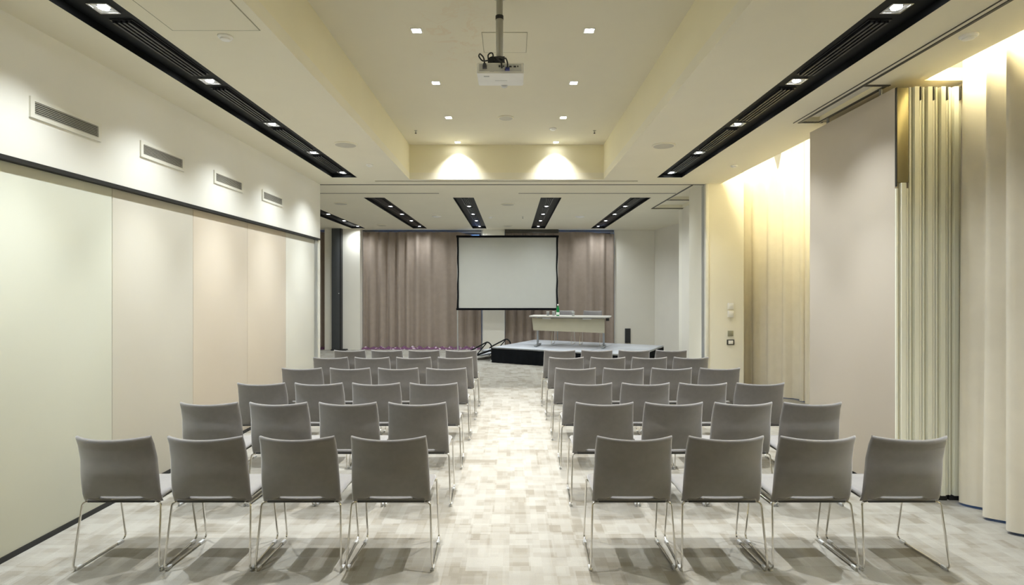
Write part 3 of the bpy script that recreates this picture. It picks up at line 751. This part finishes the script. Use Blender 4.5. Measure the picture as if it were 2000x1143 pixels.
bm = bmesh.new(); plate(bm, -0.012, SLn+0.012, -0.012, SD+0.012, SH-0.026, SH-0.004, [(0.003, SLn-0.003, 0.003, SD-0.003)], ident); obj('edge_rim', bm, 'grey_metal', t, smooth=False)
def skirt(p, q, sd):
    rnd = random.Random(sd); p, q = Vector((*p, 0)), Vector((*q, 0)); d = q-p; L = d.length; d.normalize(); nr = Vector((d.y, -d.x, 0)); n = int(L/0.04)
    bm = bmesh.new(); rows = []
    for z in (0.006, 0.12, 0.22, SH-0.028):
        f = 1-z/SH
        rows.append([bm.verts.new(p+d*(L*i/n)+nr*(0.016+0.014*f*(1+math.sin(i*1.7+sd)+0.6*math.sin(i*0.43)))+Vector((0, 0, z))) for i in range(n+1)])
    for a, b in zip(rows, rows[1:]):
        for i in range(n): bm.faces.new((a[i], a[i+1], b[i+1], b[i]))
    bmesh.ops.solidify(bm, geom=list(bm.faces), thickness=0.003); obj('skirt', bm, 'black_cloth', t)
skirt((0, 0), (SLn, 0), 1); skirt((SLn, 0), (SLn, SD), 2); skirt((0, SD), (0, 0), 3)

# stage steps at the left end
P = SO + v_*0.62 - u_*0.10
t = thing('stage_steps', 'small grey stage steps with black tube handrails at stage side', 'steps', P, SA)
for (a, b, z) in ((-0.60, -0.32, 0.12), (-0.31, -0.03, 0.235)):
    bxo('tread', 'stage_deck', (a, b, -0.42, 0.42, z-0.03, z), t, bev=0.003)
for y in (-0.45, 0.45):
    bm = bmesh.new(); tube(bm, [(-0.66, y, 0.03), (-0.02, y, 0.255)], 0.022, 8); obj('stringer', bm, 'black_metal', t)
    bm = bmesh.new(); tube(bm, fillet([(-0.62, y, 0.02), (-0.60, y, 0.20), (-0.12, y, 0.44), (-0.02, y, 0.36), (-0.02, y, 0.01)], 0.06), 0.016, 8); obj('handrail', bm, 'black_metal', t)
    bm = bmesh.new(); tube(bm, [(-0.40, y, 0.14), (-0.16, y, 0.40)], 0.012, 8); obj('brace', bm, 'black_metal', t)
    for x in (-0.62, -0.02):
        bxo('foot', 'aluminium', (x-0.03, x+0.03, y-0.03, y+0.03, 0, 0.03), t, bev=0.004)

# ---------------------------------------------------------------- table on the stage
TA = math.radians(-14); TC = Vector((1.31, 12.66, SH))
t = thing('conference_table', 'long pale table with beige modesty panel standing on the stage', 'table', TC, TA)
hl, hd, tz = 0.90, 0.30, 0.695
bm = bmesh.new(); pts = []
for (cx, cy, a0) in ((hl-0.08, hd-0.08, 0), (-hl+0.08, hd-0.08, 90), (-hl+0.08, -hd+0.08, 180), (hl-0.08, -hd+0.08, 270)):
    for k in range(7):
        a = math.radians(a0+15*k); pts.append((cx+0.08*math.cos(a), cy+0.08*math.sin(a)))
lo = [bm.verts.new((x*0.994, y*0.985, tz-0.028)) for x, y in pts]; hi = [bm.verts.new((x, y, tz-0.004)) for x, y in pts]; tp = [bm.verts.new((x*0.997, y*0.992, tz)) for x, y in pts]
for A, B in ((lo, hi), (hi, tp)):
    for k in range(len(pts)): bm.faces.new((A[k], A[(k+1) % len(pts)], B[(k+1) % len(pts)], B[k]))
bm.faces.new(tp); bm.faces.new(lo[::-1]); obj('table_top', bm, 'table_top', t)
bm = bmesh.new()
a = [(-0.84, tz-0.05), (0.78, tz-0.05), (0.78, tz-0.36), (-0.80, tz-0.33)]
f = [bm.verts.new((x, -0.21, z)) for x, z in a]; g = [bm.verts.new((x, -0.192, z)) for x, z in a]
bm.faces.new(f); bm.faces.new(g[::-1])
for k in range(4): bm.faces.new((f[k], f[(k+1) % 4], g[(k+1) % 4], g[k]))
mp = obj('modesty_panel', bm, 'table_panel', t, smooth=False)
for x in (-0.50, 0.40): bxo('bracket', 'aluminium', (x-0.095, x+0.095, -0.225, -0.20, tz-0.072, tz-0.045), mp, bev=0.003)
for s in (-1, 1):
    x = 0.745*s
    lg = bxo('leg', 'grey_metal', (x-0.019, x+0.019, -0.035, 0.035, 0.03, tz-0.03), t, bev=0.006)
    bm = bmesh.new(); box(bm, x-0.03, x+0.03, -0.30, 0.30, 0.012, 0.038, bev=0.008)
    for yy in (-0.27, 0.27): lathe(bm, [(0.022, 0), (0.022, 0.012)], (x, yy, 0), 10)
    obj('foot', bm, 'grey_metal', lg)
bxo('crossbar', 'grey_metal', (-0.72, 0.72, -0.02, 0.02, tz-0.085, tz-0.05), t)
bxo('release_lever', 'dark_seal', (0.80, 0.87, -0.12, -0.06, tz-0.10, tz-0.03), t, bev=0.005)
def on_table(x, y): return TC + Vector((x*math.cos(TA)-y*math.sin(TA), x*math.sin(TA)+y*math.cos(TA), tz))
b = thing('water_bottle', 'green glass water bottle with white cap on the stage table', 'bottle', on_table(-0.255, -0.16))
bm = bmesh.new(); lathe(bm, [(0.030, 0), (0.034, 0.006), (0.034, 0.145), (0.030, 0.170), (0.016, 0.205), (0.0145, 0.235)], seg=20); obj('glass_body', bm, 'bottle_glass', b)
bm = bmesh.new(); lathe(bm, [(0.0350, 0.025), (0.0352, 0.026), (0.0352, 0.082), (0.0350, 0.083)], seg=20); obj('paper_label', bm, 'paper', b)
bm = bmesh.new(); lathe(bm, [(0.0155, 0.232), (0.0165, 0.236), (0.0165, 0.258), (0.0145, 0.261)], seg=16); obj('cap', bm, 'white_plastic', b)
for x, y, lb in ((-0.50, -0.05, 'clear drinking glass nearest the screen end of the stage table'), (-0.385, 0.03, 'clear drinking glass between the green bottle and the end glass'), (0.085, -0.14, 'clear drinking glass alone in the middle of the stage table')):
    g = thing('drinking_glass', lb, 'glass', on_table(x, y), 0, 'glasses on the stage table')
    bm = bmesh.new(); lathe(bm, [(0.028, 0), (0.029, 0.004), (0.033, 0.085), (0.031, 0.085), (0.027, 0.010)], seg=18); obj('tumbler', bm, 'clear_glass', g)
    bm = bmesh.new(); lathe(bm, [(0.0335, 0.086), (0.036, 0.087), (0.036, 0.091), (0.030, 0.092)], seg=18); obj('paper_lid', bm, 'paper', g)

# ---------------------------------------------------------------- chairs
def pillow(fn, nu, nv, thick, edge=0.022):
    """closed cushion-like shell: fn(u,v) -> (point, normal); thickness rounds off towards the rim"""
    bm = bmesh.new(); A = []; B = []
    def tfun(u, v):
        d = min(min(u, 1-u)*0.44, min(v, 1-v)*0.40)
        k = min(1.0, d/edge); return math.sqrt(max(0.0, 1-(1-k)**2))
    def warp(i, n):
        t = i/n; return 0.5-0.5*math.cos(math.pi*t) if False else (t**1.0)
    us = [0, .012, .03, .06]+[.06+.88*(k+1)/(nu) for k in range(nu-1)]+[.94, .97, .988, 1]
    vs = [0, .012, .03, .06]+[.06+.88*(k+1)/(nv) for k in range(nv-1)]+[.94, .97, .988, 1]
    for v in vs:
        ra, rb = [], []
        for u in us:
            p, n = fn(u, v); h = thick/2*tfun(u, v)
            ra.append(bm.verts.new(p+n*h)); rb.append(bm.verts.new(p-n*h))
        A.append(ra); B.append(rb)
    for R in (A, B):
        for a, b in zip(R, R[1:]):
            for i in range(len(us)-1): bm.faces.new((a[i], a[i+1], b[i+1], b[i]))
    return bm
def interp(tab, t):
    for (a, va), (b, vb) in zip(tab, tab[1:]):
        if t <= b:
            k = (t-a)/(b-a); k = k*k*(3-2*k)*0.5+k*0.5; return va+(vb-va)*k
    return tab[-1][1]
def back_pt(u, v):
    x_ = 2*u-1
    ztop = 0.790 - 0.010*(1-x_*x_)
    arch = max(0.0, 1-(abs(x_)/0.74)**2.2); zlow = 0.384 + 0.038*min(1.0, arch*1.8)
    z = zlow + (ztop-zlow)*v
    hw = interp([(0.38, 0.229), (0.50, 0.227), (0.65, 0.221), (0.80, 0.214)], z)
    y = interp([(0.38, -0.150), (0.43, -0.172), (0.52, -0.183), (0.64, -0.192), (0.72, -0.211), (0.80, -0.242)], z)
    dish = 0.072*(1-abs(x_)**2.2)*min(1.0, max(0.0, (z-0.40)/0.18))
    return Vector((x_*hw, y-dish+0.018, z))
def back_fn(u, v):
    e = 1e-3; u0, u1 = max(0, u-e), min(1, u+e); v0, v1 = max(0, v-e), min(1, v+e)
    n = (back_pt(u1, v)-back_pt(u0, v)).cross(back_pt(u, v1)-back_pt(u, v0)).normalized()
    return back_pt(u, v), n
def seat_pt(u, v):
    x_ = 2*u-1
    y = -0.162 + 0.386*v
    hw = interp([(0, 0.200), (0.12, 0.214), (0.9, 0.219), (1, 0.205)], v)
    z = interp([(0, 0.394), (0.08, 0.405), (0.25, 0.415), (0.6, 0.420), (0.9, 0.424), (1.0, 0.408)], v)
    z -= 0.008*(1-x_*x_)*math.sin(math.pi*min(1, v*1.05))
    return Vector((x_*hw, y, z))
def seat_fn(u, v):
    e = 1e-3; u0, u1 = max(0, u-e), min(1, u+e); v0, v1 = max(0, v-e), min(1, v+e)
    n = (seat_pt(u1, v)-seat_pt(u0, v)).cross(seat_pt(u, v1)-seat_pt(u, v0)).normalized()
    return seat_pt(u, v), n
def make_chair():
    t = thing('chair', '', 'chair', (0, 0, 0), 0, 'rows of grey chairs')
    obj('backrest', pillow(back_fn, 14, 12, 0.024), 'chair_fabric', t, ang=70)
    se = obj('seat', pillow(seat_fn, 10, 10, 0.030), 'chair_fabric', t, ang=70)
    bxo('seat_pan', 'seat_under', (-0.195, 0.195, -0.165, 0.185, 0.384, 0.396), se, bev=0.004)
    R = 0.0060
    for s in (-1, 1):
        bm = bmesh.new(); tube(bm, fillet([(s*0.185, -0.135, 0.382), (s*0.228, -0.155, 0.384), (s*0.246, -0.205, 0.028), (s*0.2445, -0.170, 0.0105)], 0.03, 5), R, 8); obj('leg', bm, 'chrome', t)
        bm = bmesh.new(); tube(bm, fillet([(s*0.185, 0.120, 0.385), (s*0.224, 0.138, 0.418), (s*0.226, 0.140, 0.410), (s*0.231, 0.216, 0.028), (s*0.232, 0.185, 0.0105)], 0.03, 5), R, 8); obj('leg', bm, 'chrome', t)
        bm = bmesh.new(); tube(bm, [(s*0.2445, -0.172, 0.0105), (s*0.232, 0.187, 0.0105)], R, 8); rn = obj('runner', bm, 'chrome', t)
        for y in (-0.165, 0.165):
            xx = s*(0.2445-(y+0.172)*0.035)
            bxo('glide', 'glide_plastic', (xx-0.009, xx+0.009, y-0.022, y+0.022, 0.0, 0.018), rn, bev=0.002)
        bm = bmesh.new(); tube(bm, [(s*0.186, -0.137, 0.382), (s*0.186, 0.122, 0.385)], R, 8); obj('seat_rail', bm, 'chrome', t)
    for y in (-0.10, 0.10):
        bm = bmesh.new(); tube(bm, [(-0.186, y, 0.381), (0.186, y, 0.381)], 0.005, 8); obj('cross_bar', bm, 'chrome', t)
    return t
ROWS = [3.225, 4.19, 5.06, 6.03, 6.98, 7.80]
PT = [0.522, 0.514, 0.514, 0.514, 0.514, 0.514]
CL = [[-0.703-PT[r]*k for k in (3, 2, 1, 0)] for r in range(6)]
CR = [[x0+PT[r]*k for k in range(4)] for r, x0 in enumerate((0.697, 0.685, 0.682, 0.678, 0.672, 0.660))]
RN = ['sixth', 'fifth', 'fourth', 'third', 'second', 'first']; AN = ['aisle seat', 'second from aisle', 'third from aisle', 'outermost']
proto = make_chair(); used = False; rnd = random.Random(4)
for r, y in enumerate(ROWS):
    for side, xs in (('partition', CL[r][::-1]), ('curtain', CR[r])):
        for k, x in enumerate(xs):
            lb = f'grey chair on the {side} side, {AN[k]}, {RN[r]} row from the stage'
            rz = 0.0; loc = (x, y+0.205, 0)
            if not used: proto.location = loc; proto.rotation_euler.z = rz; proto['label'] = lb; used = True
            else: copy_tree(proto, loc, rz, lb)
for x, y, lb in ((-0.24, 0.50, 'grey chair on the stage behind the green bottle'), (0.42, 0.46, 'grey chair on the stage behind the bare end of the table')):
    p = on_table(x, y); c = copy_tree(proto, (p.x, p.y, SH), TA+math.pi+math.radians(rnd.uniform(-5, 5)), lb); c['group'] = 'chairs behind the stage table'
